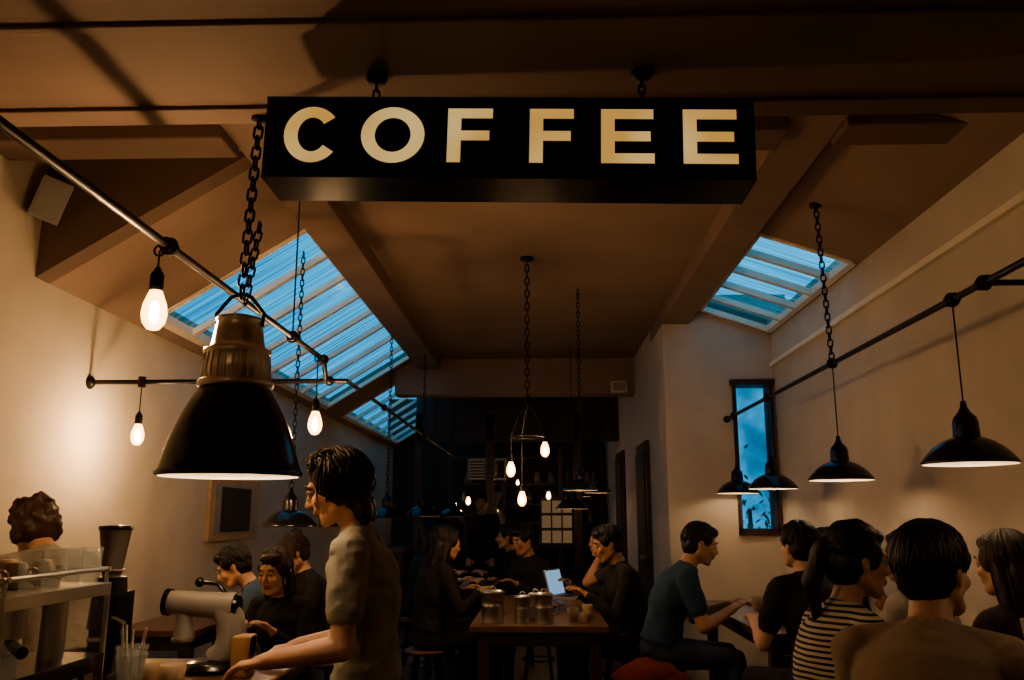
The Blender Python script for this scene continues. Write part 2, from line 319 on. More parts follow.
def dome(x,y,z,ztop,s=1,chain=False,lit=True):
    b=MB(); c=(x,y,z)
    o=[(.176,0),(.178,.006),(.170,.018),(.152,.042),(.128,.066),(.100,.086),(.070,.100),(.052,.106)]
    o=[(r*s,q*s) for r,q in o]
    b.lathe(o,c,0,36); b.lathe([(r-.003,q-.001) for r,q in o],c,1,36)
    b.lathe([(r*s,q*s) for r,q in [(.052,.104),(.050,.12),(.048,.165),(.042,.185),(.024,.205),(.014,.225),(.010,.25),(0,.251)]],c,0,20)
    b.sph((x,y,z+.06*s),(.026*s,.026*s,.034*s),2,10)
    if chain: b.chain((x,y,ztop),(x,y,z+.245*s),.05,.004,.012,3)
    else: b.cyl((x,y,z+.245*s),(x,y,ztop),.0035,mi=3,seg=6)
    return b.obj("dome_pendant_lamp",[M_black,M_enam,M_bulb2 if lit else M_bulb3,M_iron])
for y in(3.46,4.93,6.37,7.5): dome(1.7,y,1.61,2.27)
dome(1.7,2.0,1.61,2.27)
dome(-1.62,5.6,1.345,3.2,1.0,True,False)
dome(-1.45,8.2,1.40,3.17,1.0,True,False)
for x,y in((-1.25,9.2),(-1.1,10.9),(-1.5,12.2),(.75,11.2),(.6,13.2)): dome(x,y,1.42 if x<0 else 1.72,3.3 if y>10.5 else 3.18,1.0,True,False)
dome(.33,7.0,1.62,3.3,.8,True,False)
dome(.35,9.4,1.5,3.3,1.0,False,False)
b=MB(); cxh,cyh=-.085,6.1
b.chain((cxh,cyh,3.29),(cxh,cyh,2.22),.06,.005,.015,1); b.lathe([(0,0),(.05,0),(.05,-.02),(0,-.035)],(cxh,cyh,3.302),1,16)
b.ring((cxh,cyh,1.97),.125,.008,1); b.ring((cxh,cyh,2.2),.02,.005,1)
for i,(dz,t) in enumerate(((-.24,R(200)),(-.10,R(-10)),(-.44,R(110)))):
    px,py=cxh+.125*math.cos(t),cyh+.125*math.sin(t)
    b.tube([(cxh,cyh,2.2),((cxh+px)/2,(cyh+py)/2,2.13),(px,py,1.97)],.006,1,6)
    z=1.97+dz
    b.cyl((px,py,1.97),(px,py,z+.09),.003,mi=1,seg=6); b.cyl((px,py,z+.055),(px,py,z+.11),.014,.010,1,10)
    bulbgeo(b,px,py,z,.85,0,2)
b.obj("bare_bulb_chandelier",[M_glow,M_iron,M_fil3])
# ------------------------------------------------------------------ furniture
def table(name,x0,y0,x1,y1,h=.78,m=M_wood):
    b=MB(); b.box((x0,y0,h-.04),(x1,y1,h),0); b.box((x0+.06,y0+.06,h-.12),(x1-.06,y1-.06,h-.04),1)
    for x in(x0+.08,x1-.08):
        for y in(y0+.08,y1-.08): b.box((x-.035,y-.035,0),(x+.035,y+.035,h-.1),1)
    return b.obj(name,[m,M_dwood],.006)
def stool(x,y,h=.46):
    b=MB(); b.lathe([(0,h-.035),(.15,h-.035),(.165,h-.02),(.165,h-.005),(.15,h),(0,h)],(x,y,0),0,24)
    for i in range(4):
        t=math.pi/4+i*math.pi/2; b.cyl((x+.10*math.cos(t),y+.10*math.sin(t),h-.03),(x+.17*math.cos(t),y+.17*math.sin(t),0),.016,.013,1,8)
    b.ring((x,y,.2),.145,.008,1)
    return b.obj("wooden_stool",[M_wood,M_iron])
table("communal_table",-.42,5.25,.40,7.3)
table("wooden_table",1.22,4.95,2.1,6.9)
table("wooden_table",1.28,1.7,1.62,3.7)
table("wooden_table",-2.45,5.0,-1.95,6.6)
table("wooden_table",-1.1,8.0,-.3,9.4)
b=MB(); b.box((-2.55,1.7,.89),(-.80,3.05,.93),0); b.box((-2.5,1.76,0),(-.86,3.0,.89),1)
for i in range(5): b.box((-.865,1.8+i*.24,.1),(-.85,2.0+i*.24,.85),1)
b.obj("serving_counter",[M_wood,M_dwood],.008)
b=MB(); x0,x1,y0,y1=-1.98,-1.13,1.84,2.30; xm=-1.36
b.box((x0,y0,.97),(xm,y1,1.04),1); b.box((x0+.02,y0+.16,1.04),(xm,y1,1.2),0); b.box((x0,y0,1.205),(x1,y1,1.235),0)
b.box((xm,y0,.95),(x1,y1,1.06),1); b.box((x1-.004,y0,1.06),(x1,y1,1.205),2)
for i in range(5): b.box((x1,y0+.06+i*.075,.985),(x1+.003,y0+.10+i*.075,1.02),0)
for xx,yy in((x1-.006,y0+.006),(x1-.006,y1-.006),(xm,y0+.006)): b.cyl((xx,yy,.96),(xx,yy,1.21),.007,mi=0,seg=8)
for y in(y0+.012,y1-.012):
    b.cyl((x0,y,1.27),(x1,y,1.27),.006,mi=0,seg=8)
    for x in(x0+.01,(x0+x1)/2,x1-.01): b.cyl((x,y,1.235),(x,y,1.27),.005,mi=0,seg=8)
for x in(x0+.01,x1-.01): b.cyl((x,y0,1.27),(x,y1,1.27),.006,mi=0,seg=8)
for x in(-1.80,-1.62):
    b.cyl((x,y0+.09,1.20),(x,y0+.09,1.11),.035,.035,0,16); b.cyl((x,y0+.06,1.10),(x,y0-.10,1.09),.012,.015,1,10); b.lathe([(.033,0),(.033,-.03),(.02,-.045),(0,-.045)],(x,y0+.09,1.115),0,16)
b.cyl((-1.22,y1-.10,1.06),(-1.22,y1-.10,1.20),.03,.03,0,14); b.cyl((-1.22,y1-.28,1.205),(-1.22,y1-.28,1.13),.032,.032,0,14); b.cyl((-1.22,y1-.28,1.12),(-1.14,y1-.36,1.11),.011,.014,1,10)
b.tube([(-1.46,y0+.03,1.20),(-1.45,y0-.02,1.12),(-1.45,y0-.03,1.05)],.005,0)
for x in(x0+.06,x1-.06):
    for y in(y0+.06,y1-.06): b.cyl((x,y,.93),(x,y,.97),.02,mi=1)
b.obj("espresso_machine",[M_steel,M_black,M_case],.003)
def cup(x,y,z,r=.04,h=.06,m=M_cup,name="coffee_cup",handle=True,up=True):
    b=MB(); pr=[(0,0),(r*.6,0),(r*.65,.004),(r*.85,h*.4),(r,h),(r-.004,h),(r*.8,h*.4),(r*.55,.008),(0,.008)]
    if not up: pr=[(q,h-k) for q,k in pr]
    b.lathe(pr,(x,y,z),0,20)
    if handle: b.ring((x+r*1.02,y,z+h*.5),h*.28,.004,0,(1,0,0),(0,0,1),12,5)
    return b.obj(name,[m])
b=MB()
for i in range(5):
    for j in range(3):
        for k in range(1 if i>2 else 2):
            xx,yy,zz=-1.63+i*.094,1.95+j*.12,1.237+k*.056
            b.lathe([(0,.06),(.022,.06),(.026,.052),(.036,.035),(.041,.0),(.037,.0),(.030,.035),(0,.05)],(xx,yy,zz),0,18)
            b.ring((xx+.042,yy,zz+.03),.016,.004,0,(1,0,0),(0,0,1),10,5)
b.obj("stacked_coffee_cups",[M_cup])
b=MB()
for j in range(4):
    b.lathe([(0,.004),(.018,.004),(.026,.09),(.028,.09),(.020,0),(0,0)],(-1.165,1.98+j*.09,1.237),0,18)
b.obj("drinking_glasses",[M_glass])
b=MB(); gx,gy=-1.31,2.66
b.box((gx-.06,gy-.10,.93),(gx+.06,gy+.09,.955),0); b.box((gx-.04,gy-.03,.95),(gx+.04,gy+.08,1.18),0); b.cyl((gx,gy,1.17),(gx,gy,1.225),.05,.045,0,20)
b.lathe([(.026,0),(.030,.02),(.046,.135),(.048,.142),(0,.144)],(gx,gy,1.225),1,20); b.lathe([(.050,.14),(.050,.152),(0,.156)],(gx,gy,1.225),0,20); b.ring((gx,gy,1.245),.034,.004,2)
b.cyl((gx,gy-.05,1.08),(gx,gy-.05,1.17),.034,.028,0,16); b.cyl((gx-.02,gy-.07,1.05),(gx+.02,gy-.07,1.05),.008,.008,2,8); b.tube([(gx+.04,gy-.05,1.11),(gx+.09,gy-.08,1.10)],.006,2)
b.obj("coffee_grinder",[M_black,M_hop,M_steel],.004)
b=MB(); jx,jy=-1.03,2.80
b.lathe([(0,0),(.09,0),(.095,.012),(.08,.03),(.045,.04),(0,.04)],(jx,jy,.931),1,28)
b.tube([(jx+.01,jy,.96),(jx+.045,jy,.99),(jx+.055,jy,1.04),(jx+.045,jy,1.09),(jx+.02,jy,1.12)],[.045,.048,.047,.045,.042],0,18)
b.cyl((jx-.15,jy-.0,1.138),(jx+.06,jy,1.125),.036,.044,0,24); b.cyl((jx-.165,jy,1.139),(jx-.15,jy,1.138),.042,.042,1,24); b.cyl((jx+.06,jy,1.125),(jx+.072,jy,1.125),.04,.036,1,24)
b.tube([(jx+.03,jy,1.16),(jx+.0,jy,1.195),(jx-.05,jy,1.20)],.008,1); b.sph((jx-.06,jy,1.20),.016,1)
b.cyl((jx-.10,jy,1.11),(jx-.10,jy,1.03),.022,.032,0,18); b.cyl((jx-.10,jy,1.03),(jx-.10,jy,1.02),.036,.036,2,18)
b.obj("citrus_press",[M_gray,M_black,M_steel],.004)
b=MB(); b.box((-.935,2.68,.93),(-.88,2.76,1.05),0); b.cyl((-.935,2.72,1.02),(-.88,2.72,1.02),.03,.03,0,16); b.obj("wooden_ticket_box",[mat("pine",(.34,.22,.11),.5,stretch=(1,1,8))],.006)
b=MB()
for k in range(2): b.lathe([(0,0),(.026,0),(.038,.12),(.041,.12),(.041,.126),(.036,.122),(.024,.005),(0,.005)],(-1.06,2.30,.93+k*.02),0,20)
for i in range(9):
    a=random.random()*6.28; b.cyl((-1.06+.01*math.cos(a),2.30+.01*math.sin(a),.955),(-1.06+.03*math.cos(a),2.30+.03*math.sin(a),1.11+random.random()*.02),.0035,mi=1,seg=6)
b.obj("cup_of_straws",[M_glass,M_paper])
def pcup(x,y,z,s=1): return cup(x,y,z,.04*s,.09*s,M_pcup,"paper_cup",False)
pcup(-1.0,2.42,.93,.9); pcup(-1.09,2.48,.93,.9)
def canister(x,y,z,r=.058,h=.165):
    b=MB(); b.lathe([(0,0),(r,0),(r,.006),(r*.985,.01),(r*.985,h*.5),(r*1.01,h*.51),(r*.985,h*.53),(r*.985,h*.9),(r*1.05,h*.9),(r*1.05,h*.95),(r*.8,h),(0,h)],(x,y,z),0,28)
    b.ring((x,y,z+h*1.03),.016,.004,0,(1,0,0),(0,0,1),12,5); b.tube([(x+r,y,z+h*.75),(x+r*1.5,y,z+h*.7),(x+r*1.5,y,z+h*.3),(x+r,y,z+h*.25)],.005,0,6)
    return b.obj("steel_canister",[M_steel])
canister(-.29,5.42,.78,.07,.19); canister(-.11,5.42,.78,.05,.16); canister(.02,5.38,.78,.055,.18); canister(-.03,5.6,.78,.05,.16)
pcup(.20,5.5,.78,.9); pcup(.30,5.7,.78,.9); cup(.27,5.42,.78,.035,.06)
for x,y in((1.42,5.3),(1.5,6.2),(1.7,5.6)): pcup(x,y,.78)
b=MB(); b.lathe([(0,0),(.03,0),(.12,.03),(.125,.034),(.03,.008),(0,.008)],(.05,6.2,.78),0,24); b.obj("plate",[M_cup])
def laptop(x,y,z,th):
    b=MB(); b.box((-.16,-.11,0),(.16,.11,.015),0); b.box((-.14,-.06,.0152),(.14,.08,.0165),2)
    vs=[(-.16,.11,.012),(.16,.11,.012),(.16,.165,.215),(-.16,.165,.215)]; n=V((0,-.96,.26))*.004
    b.add([V(p)-n for p in vs]+[V(p)+n for p in vs],[(0,3,2,1),(4,5,6,7),(0,1,5,4),(1,2,6,5),(2,3,7,6),(3,0,4,7)],0,False)
    s=[(-.148,.113,.022),(.148,.113,.022),(.148,.163,.205),(-.148,.163,.205)]; b.add([V(p)+n*1.3 for p in s],[(0,1,2,3)],1,False)
    o=b.obj("laptop",[M_gray,M_screen,M_dark],recalc=False); o.location=(x,y,z); o.rotation_euler=(0,0,th); return o
laptop(.24,7.1,.781,R(66)); laptop(1.78,5.9,.781,R(-75))
b=MB(); y0,y1,z0,z1=6.7,7.85,1.22,1.72; xx=XL+.002
b.box((xx,y0,z0),(xx+.03,y1,z1),0); b.box((xx+.02,y0+.08,z0+.05),(xx+.034,y1-.08,z1-.05),1)
b.box((xx+.03,y0+.22,z0+.07),(xx+.036,y1-.22,z1-.07),2)
b.obj("framed_poster",[mat("frame_wood",(.42,.30,.19),.5),M_gray,M_dark])
b=MB(); b.box((xx,10.2,1.3),(xx+.03,11.2,2.0),0); b.box((xx+.02,10.27,1.36),(xx+.034,11.13,1.94),1); b.obj("framed_picture",[M_dwood,M_dark])
b=MB(); b.box((-.07,-.09,-.10),(.07,.09,.10),0); b.box((-.055,-.094,-.085),(.055,-.089,.085),1); b.cyl((0,.09,0),(-.02,.20,0),.02,.02,0); o=b.obj("wall_speaker",[M_gray,M_gray],.02); o.location=(-2.46,4.0,2.97); o.rotation_euler=(R(12),R(15),R(35)); 
b=MB(); b.box((.86,10.1,2.87),(1.05,10.2,3.0),0); b.box((.875,10.09,2.885),(1.035,10.1,2.985),1); b.obj("wall_speaker",[M_paper,M_gray],.008)
b=MB()
for x in(-1.55,-.62,.35,1.05): b.box((x-.04,14.7,0),(x+.04,14.78,2.6),0)
for z in(.9,1.3,1.62,1.95,2.4): b.box((-1.55,14.7,z),(1.05,14.98,z+.03),0)
b.obj("back_shelving",[M_dwood])
b=MB()
for i in range(34):
    x=-1.45+random.random()*2.4; z=random.choice((.93,1.33,1.65,1.98)); s=.03+random.random()*.03
    b.lathe([(0,0),(s,0),(s,.10),(s*.4,.15),(s*.4,.2),(0,.2)],(x,14.82,z),random.choice((0,1,2)),12)
b.obj("shelf_bottles_and_jars",[M_cup,M_glass,M_steel])
b=MB(); b.box((.0,14.55,.95),(.55,14.6,1.75),0)
for i in range(3):
    for j in range(3): b.box((.03+i*.175,14.54,1.0+j*.245),(.18+i*.175,14.552,1.2+j*.245),1)
b.obj("glazed_door",[M_dwood,M_panel])  # door with lit glass panes at the far end
b=MB(); b.box((-1.2,14.3,2.02),(-.55,14.62,2.38),0)
for i in range(6): b.box((-1.16,14.29,2.06+i*.05),(-.8,14.302,2.08+i*.05),1)
b.box((-.76,14.29,2.05),(-.59,14.302,2.34),1); b.obj("air_conditioner",[M_gray,M_black],.01)
b=MB()
for x in(-1.75,-.72,.55): b.box((x-.06,12.4,0),(x+.06,12.55,2.9),0)
b.box((-1.8,12.4,2.5),(1.15,12.55,3.3),0); b.obj("trim_screen_frame",[M_dark],.01)
b=MB(); b.sph((-.78,13.5,1.35),(.24,.2,.24),0,20); b.cyl((-.78,13.5,0),(-.78,13.5,1.1),.2,.22,1,20); b.cyl((-.78,13.5,1.55),(-.78,13.5,1.8),.10,.20,0,20); b.obj("coffee_roaster",[M_steel,M_black])
edison("added_fill_bulb",-.95,11.5,1.62,3.29,.9,True); edison("added_fill_bulb",.12,12.0,1.70,3.29,.9,True); edison("added_fill_bulb",-.35,13.7,1.95,3.29,.7,True)
b=MB(); b.box((-2.4,12,.0),(-1.9,14,.95),0); b.box((-2.42,11.98,.95),(-1.88,14.02,.99),1); b.obj("sideboard",[M_dwood,M_wood])
b=MB(); b.cyl((2.2,9.2,-.1),(2.2,9.2,1.5),.05,.02,1)
for i in range(600):
    p=V((max(1.5,2.2+random.gauss(0,.25)),9.1+random.gauss(0,.25),1.0+random.gauss(0,.35))); d=V((random.gauss(0,1),random.gauss(0,1),random.gauss(0,1))).normalized(); a,c_=frame(d)
    b.add([p,p+d*.05+a*.02,p+d*.10,p+d*.05-a*.02],[(0,1,2,3)],0,False)
b.obj("garden_shrub",[M_leaf,M_dwood],recalc=False)
# ------------------------------------------------------------------ people
class Body:
    def __init__(s): s.p=[]
    def add(s,mb,tag): s.p.append((mb.v,mb.f,tag))
    def cap(s,p0,p1,r0,r1,tag,seg=12,flat=1,ref=None):
        p0=V(p0);p1=V(p1);d=(p1-p0); 
        if d.length<1e-5: d=V((0,0,1e-4)); p1=p0+d
        u=d.normalized(); a,bq=frame(u,ref); rings=[]
        for c,r,k in((p0,r0,-1),(p1,r1,1)):
            an=(85,60,30,0) if k<0 else (0,30,60,85)
            for t in an:
                t=R(t); cc=c+u*(k*r*math.sin(t)*(flat if flat<1 else 1)); rad=r*math.cos(t)
                rings.append([cc+(a*math.cos(2*math.pi*q/seg)+bq*math.sin(2*math.pi*q/seg)*flat)*rad for q in range(seg)])
        m=MB(); m.ringed(rings,0); s.add(m,tag)
    def loft(s,rs,tag,seg=20):
        m=MB(); m.ringed([[V(c)+V(a)*math.cos(2*math.pi*q/seg)*rx+V(bq)*math.sin(2*math.pi*q/seg)*ry for q in range(seg)] for c,a,bq,rx,ry in rs],0); s.add(m,tag)
    def ell(s,c,r,tag,rot=None,seg=16):
        m=MB(); m.sph(c,r,0,seg,rot); s.add(m,tag)
    def remesh(s,vox,smooth=3):
        vs=[];fs=[];tg=[]
        for v,f,t in s.p:
            o=len(vs); vs+=v
            for q in f: fs.append([i+o for i in q]); tg.append(t)
        me=bpy.data.meshes.new("tmp"); me.from_pydata(vs,[],fs)
        bm=bmesh.new(); bm.from_mesh(me); bmesh.ops.recalc_face_normals(bm,faces=bm.faces); bm.to_mesh(me); bm.free()
        ob=bpy.data.objects.new("tmp",me); COL.objects.link(ob)
        r=ob.modifiers.new("r",'REMESH'); r.mode='VOXEL'; r.voxel_size=vox; r.adaptivity=0
        sm=ob.modifiers.new("s",'SMOOTH'); sm.factor=.5; sm.iterations=smooth
        dg=bpy.context.evaluated_depsgraph_get(); dg.update(); ev=ob.evaluated_get(dg); m2=bpy.data.meshes.new_from_object(ev)
        bpy.data.objects.remove(ob); 
        tree=BVHTree.FromPolygons([V(x) for x in vs],fs)
        V2=[v.co.copy() for v in m2.vertices]; F2=[list(p.vertices) for p in m2.polygons]; T=[]
        for p in m2.polygons:
            h=tree.find_nearest(p.center); T.append(tg[h[2]] if h[2] is not None else 0)
        return V2,F2,T
def ik(S,W,a,b_,pole):
    d=W-S; L=min(d.length,(a+b_)*.995); u=d.normalized(); W=S+u*L
    x=(a*a-b_*b_+L*L)/(2*L); h=math.sqrt(max(a*a-x*x,0)); p=(pole-u*pole.dot(u)).normalized()
    return S+u*x+p*h, W
def human(name,x,y,th,sit=True,seat=.46,lean=8,bend=8,hy=0,hp=0,hr=0,hL=(-.15,.35,.85),hR=(.15,.35,.85),shirt=C_dk,pants=C_dk,skin=S_a,hairm=H_blk,hair='short',fem=False,sleeve='short',vox=.009,sc=1,spread=.13,poleL=(-.5,-.5,-1),poleR=(.5,-.5,-1),curl=.35,hairvox=None,z0=0,twist=0,seatobj=True,slim=1.0,wr=1.0):
    B=Body(); post=MB(); a1=R(lean); a2=R(lean+bend)
    u1=V((0,math.sin(a1),math.cos(a1))); f1=V((0,math.cos(a1),-math.sin(a1))); u2=V((0,math.sin(a2),math.cos(a2))); f2=V((0,math.cos(a2),-math.sin(a2))); r=V((1,0,0))
    tw=R(twist); r2=V((math.cos(tw),math.sin(tw),0)); f2=(u2.cross(r2)).normalized(); r2=f2.cross(u2).normalized()
    p=V((0,0,seat/sc+.10)) if sit else V((0,0,.94))
    wst=p+u1*.15; rib=wst+u1*.12; nb=rib+u2*.25
    k=.93 if fem else 1.0; sh=.155 if fem else .180; g=slim
    up=V((0,0,1)); fy=V((0,1,0))
    B.loft([(p-up*.085,r,fy,.11,.09*g),(p-up*.06,r,fy,.155,.115*g),(p,r,fy,.172 if fem else .162,.118*g),(p+u1*.08,r,f1,.150*k,.108*g),(p+u1*.14,r,f1,.136*k,.10*g)],2)
    for s in(-1,1):
        hip=p+V((s*.088,.01,-.03))
        if sit: kn=V((s*spread,.43,seat/sc+.055)); an=V((s*(spread+.0),.43,.085)) 
        else: kn=V((s*.10,.04,.50)); an=V((s*.11,-.01,.085))
        B.cap(hip,kn,.088*(1.03 if fem else 1)*g,.058,2,14); B.cap(kn,an,.057,.040,2,12); B.cap(kn.lerp(an,.15)+V((0,-.012,0)),kn.lerp(an,.45)+V((0,-.018,0)),.045,.045,2,10)
        B.cap(an+V((0,-.02,-.035)),an+V((0,.0,-.03)),.042,.04,3,12); B.cap(an+V((0,.02,-.042)),an+V((s*.015,.16,-.052)),.042,.035,3,12,.75)
    hem=p+u1*.03
    ch=.012
    B.loft([(hem,r,f1,(.172 if fem else .168)+ch*.6,(.118+ch)*g),(wst-u1*.03,r,f1,.142*k+ch,(.105+ch)*g),(wst+u1*.03,r,f1,.138*k+ch,(.100+ch)*g),(rib,(r+r2)/2,f1,.158*k+ch,(.112+ch)*g),(rib+u2*.08,r2,f2,.172*k+ch,(.118+ch)*g),(rib+u2*.15,r2,f2,.172*k+ch,(.108+ch)*g),(nb-u2*.055,r2,f2,.155*k,.088*g),(nb-u2*.015,r2,f2,.095,.068),(nb+u2*.008,r2,f2,.066,.060)],1,24)
    if fem:
        for s in(-1,1): B.ell(rib+u2*.06+f2*.085+r2*s*.07,(.062,.055,.06),1)
    Rh=Matrix.Rotation(R(hy),3,'Z')@Matrix.Rotation(-R(hp),3,'X')@Matrix.Rotation(R(hr),3,'Y')
    nt_=nb+u2*.055+f2*.015
    hc=nt_+Rh@V((0,.018,.095))
    H=lambda a,b2,c: hc+Rh@V((a,b2,c))
    B.cap(nb-u2*.03-f2*.01,H(0,-.022,-.055),.056*k,.052*k,0,14)
    for s in(-1,1):
        S=nb-u2*.075+r2*s*sh; B.cap(nb-u2*.02,S+u2*.02,.045,.048,1,12)
        W=V(hL if s<0 else hR)/1.0; W=W/sc; E,W=ik(S,W,.285,.245,V(poleL if s<0 else poleR))
        aw=.048*k
        B.ell(S,(.062*k,.062*k,.064*k),1)
        if sleeve=='short':
            B.cap(S,S.lerp(E,.62),.066*k,.062*k,1,14); B.cap(S,E,aw,.040*k,0,12); B.cap(E,W,.042*k,.027*k,0,12); B.cap(E.lerp(W,.12),E.lerp(W,.4),.042*k,.038*k,0,12)
        else:
            B.cap(S,E,.060*k,.048*k,1,14); B.cap(E,E.lerp(W,.93),.050*k,.036*k,1,12); B.cap(E.lerp(W,.85),W,.028*k,.026*k,0,12)
        d=(W-E).normalized(); n=V((0,0,-1)) if abs(d.z)<.8 else V((0,1 if d.z<0 else -1,0)); n=(n-d*n.dot(d)).normalized()
        t=d.cross(n); 
        if t.dot(V((-s,0,0)))<0: t=-t
        B.cap(W+d*.01,W+d*.075,.031,.038,0,12,.38,n); B.cap(W,W+d*.02,.026,.028,0,10,.8,n)
        for off,L,rr in((.030,.072,.0085),(.0105,.080,.0088),(-.0095,.074,.0085),(-.028,.058,.0075)):
            q=W+d*.078+t*off*.95; ang=.12; pts=[q-d*.02]; rad=[rr*1.1]; pts.append(q); rad.append(rr*1.1)
            for kx,fr in enumerate((.45,.30,.25)):
                ang+=curl*(1 if kx else .8); dd=d*math.cos(ang)+n*math.sin(ang)+t*off*1.2; q=q+dd.normalized()*L*fr; pts.append(q); rad.append(rr*(1-.08*(kx+1)))
            pts.append(q+dd.normalized()*.004); rad.append(rr*.35)
            post.tube(pts,rad,0,8)
        q=W+d*.022+t*.022; pts=[q]; rad=[.013]
        for kx,(dd,L) in enumerate(((d*.65+t*.75+n*.15,.038),(d*.85+t*.45+n*.3,.030),(d*.95+t*.15+n*.35,.024))):
            q=q+dd.normalized()*L; pts.append(q); rad.append((.0115,.0100,.0085)[kx])
        pts.append(q+dd.normalized()*.004); rad.append(.003); post.tube(pts,rad,0,8)
    B.ell(H(0,-.012,.022),(.074,.094,.098),0,Rh,20); B.ell(H(0,.022,-.032),(.060,.064,.080),0,Rh,18)
    B.cap(H(-.022,.050,-.085),H(.022,.050,-.085),.028,.028,0); B.ell(H(0,.068,-.098),(.022,.018,.018),0,Rh)
    for s in(-1,1):
        B.cap(H(s*.052,-.01,-.055),H(s*.022,.055,-.090),.024,.022,0); B.ell(H(s*.038,.062,-.022),(.024,.022,.024),0,Rh)
        B.ell(H(s*.076,-.010,-.008),(.008,.019,.031),0,Rh@Matrix.Rotation(s*.35,3,'Z')); B.ell(H(s*.012,.098,-.030),(.009,.010,.008),0,Rh)
    B.cap(H(0,.084,.016),H(0,.106,-.022),.009,.0115,0,10); B.ell(H(0,.110,-.025),(.011,.011,.010),0,Rh); B.cap(H(-.036,.076,.028),H(.036,.076,.028),.012,.012,0,10)
    B.cap(H(-.020,.082,-.054),H(.020,.082,-.054),.010,.010,0,10)
    B.cap(H(-.020,.088,-.055),H(0,.095,-.053),.0055,.0065,4,8); B.cap(H(.020,.088,-.055),H(0,.095,-.053),.0055,.0065,4,8); B.cap(H(-.015,.088,-.064),H(.015,.088,-.064),.007,.007,4,8)
    V2,F2,T=B.remesh(vox)
    out=MB()
    cl=set()
    for f,t in zip(F2,T):
        if t in(1,2): cl.update(f)
    for i in cl:
        q=V2[i]; nz=noise.noise(V((q.x*9+x*3,q.y*9+y,q.z*11)))*.010*wr+(noise.noise(V((q.x*22+q.z*10,q.y*22+q.z*14,q.z*20+x)))*.005)*wr
        c0=V((0,p.y,q.z)); dd=(q-c0); 
        if dd.length>1e-4: V2[i]=q+dd.normalized()*nz
    out.v=[tuple(q) for q in V2]; out.f=F2; out.m=T; out.sm=[True]*len(F2)
    for s in(-1,1):
        post.sph(H(s*.031,.0735,.006),.0135,6,12); post.sph(H(s*.031,.0835,.004),.0055,7,8)
        post.tube([H(s*.046,.074,.010),H(s*.040,.085,.015),H(s*.030,.089,.0165),H(s*.018,.083,.012)],[.002,.0045,.0045,.002],0,6)
        post.tube([H(s*.050,.078,.030),H(s*.036,.090,.037),H(s*.016,.091,.033)],[.0018,.0042,.003],5,6)
    Hh=Body(); E=lambda a,b2,c,rx,ry,rz: Hh.ell(H(a,b2,c),(rx,ry,rz),5,Rh,16)
    E(0,-.022,.034,.083,.098,.098)
    rnd=random.Random(int(abs(x*100)+abs(y*31)))
    if hair=='short':
        E(0,-.045,-.005,.080,.075,.085); E(0,.045,.090,.055,.045,.035)
        for s in(-1,1): E(s*.066,.022,.035,.018,.030,.035)
    elif hair=='wavy':
        E(0,-.050,-.01,.084,.078,.098); E(0,.026,.080,.060,.050,.040)
        for s in(-1,1): E(s*.072,-.020,.0,.020,.044,.070); E(s*.064,.020,.048,.018,.030,.036); E(s*.045,-.072,-.095,.042,.035,.058)
    elif hair=='curly':
        E(0,-.045,.0,.10,.085,.11)
        for i in range(110):
            t=rnd.uniform(0,6.28); q=rnd.uniform(-.06,.13); rr=.095*math.sqrt(max(.05,1-(q/.15)**2)); yy=-.03+rr*math.sin(t)
            if yy>.05 and q<.06: continue
            E(rr*math.cos(t),yy,q,.019,.019,.018)
    elif hair in('long','tail','bun'):
        E(0,-.045,-.005,.082,.078,.088); E(0,.032,.088,.058,.050,.034)
        for s in(-1,1): E(s*.070,.010,.025,.015,.040,.052)
        if hair=='long':
            for s in(-1,1): Hh.cap(H(s*.068,-.025,.0),H(s*.072,-.035,-.15),.026,.024,5); Hh.cap(H(s*.072,-.035,-.15),H(s*.062,-.04,-.23),.024,.012,5)
            Hh.cap(H(-.03,-.075,-.02),H(-.03,-.085,-.24),.052,.035,5); Hh.cap(H(.03,-.075,-.02),H(.03,-.085,-.24),.052,.035,5)
        elif hair=='tail':
            E(0,-.115,.045,.035,.03,.035); Hh.cap(H(0,-.13,.04),H(0,-.165,-.08),.030,.034,5); Hh.cap(H(0,-.165,-.08),H(0,-.14,-.20),.034,.014,5)
        else: E(0,-.07,.115,.05,.05,.045)
    hv,hf,_=Hh.remesh(hairvox or max(.006,vox*.8),2)
    hv2=[]
    for q in hv:
        l=Rh.transposed()@(q-hc); nn=noise.noise(V((l.x*70,l.y*70,l.z*16)))*.003+noise.noise(V((l.x*20,l.y*20,l.z*12)))*.005
        hv2.append(q+(q-hc).normalized()*nn)
    nl={True:420,False:110}[vox<.008]
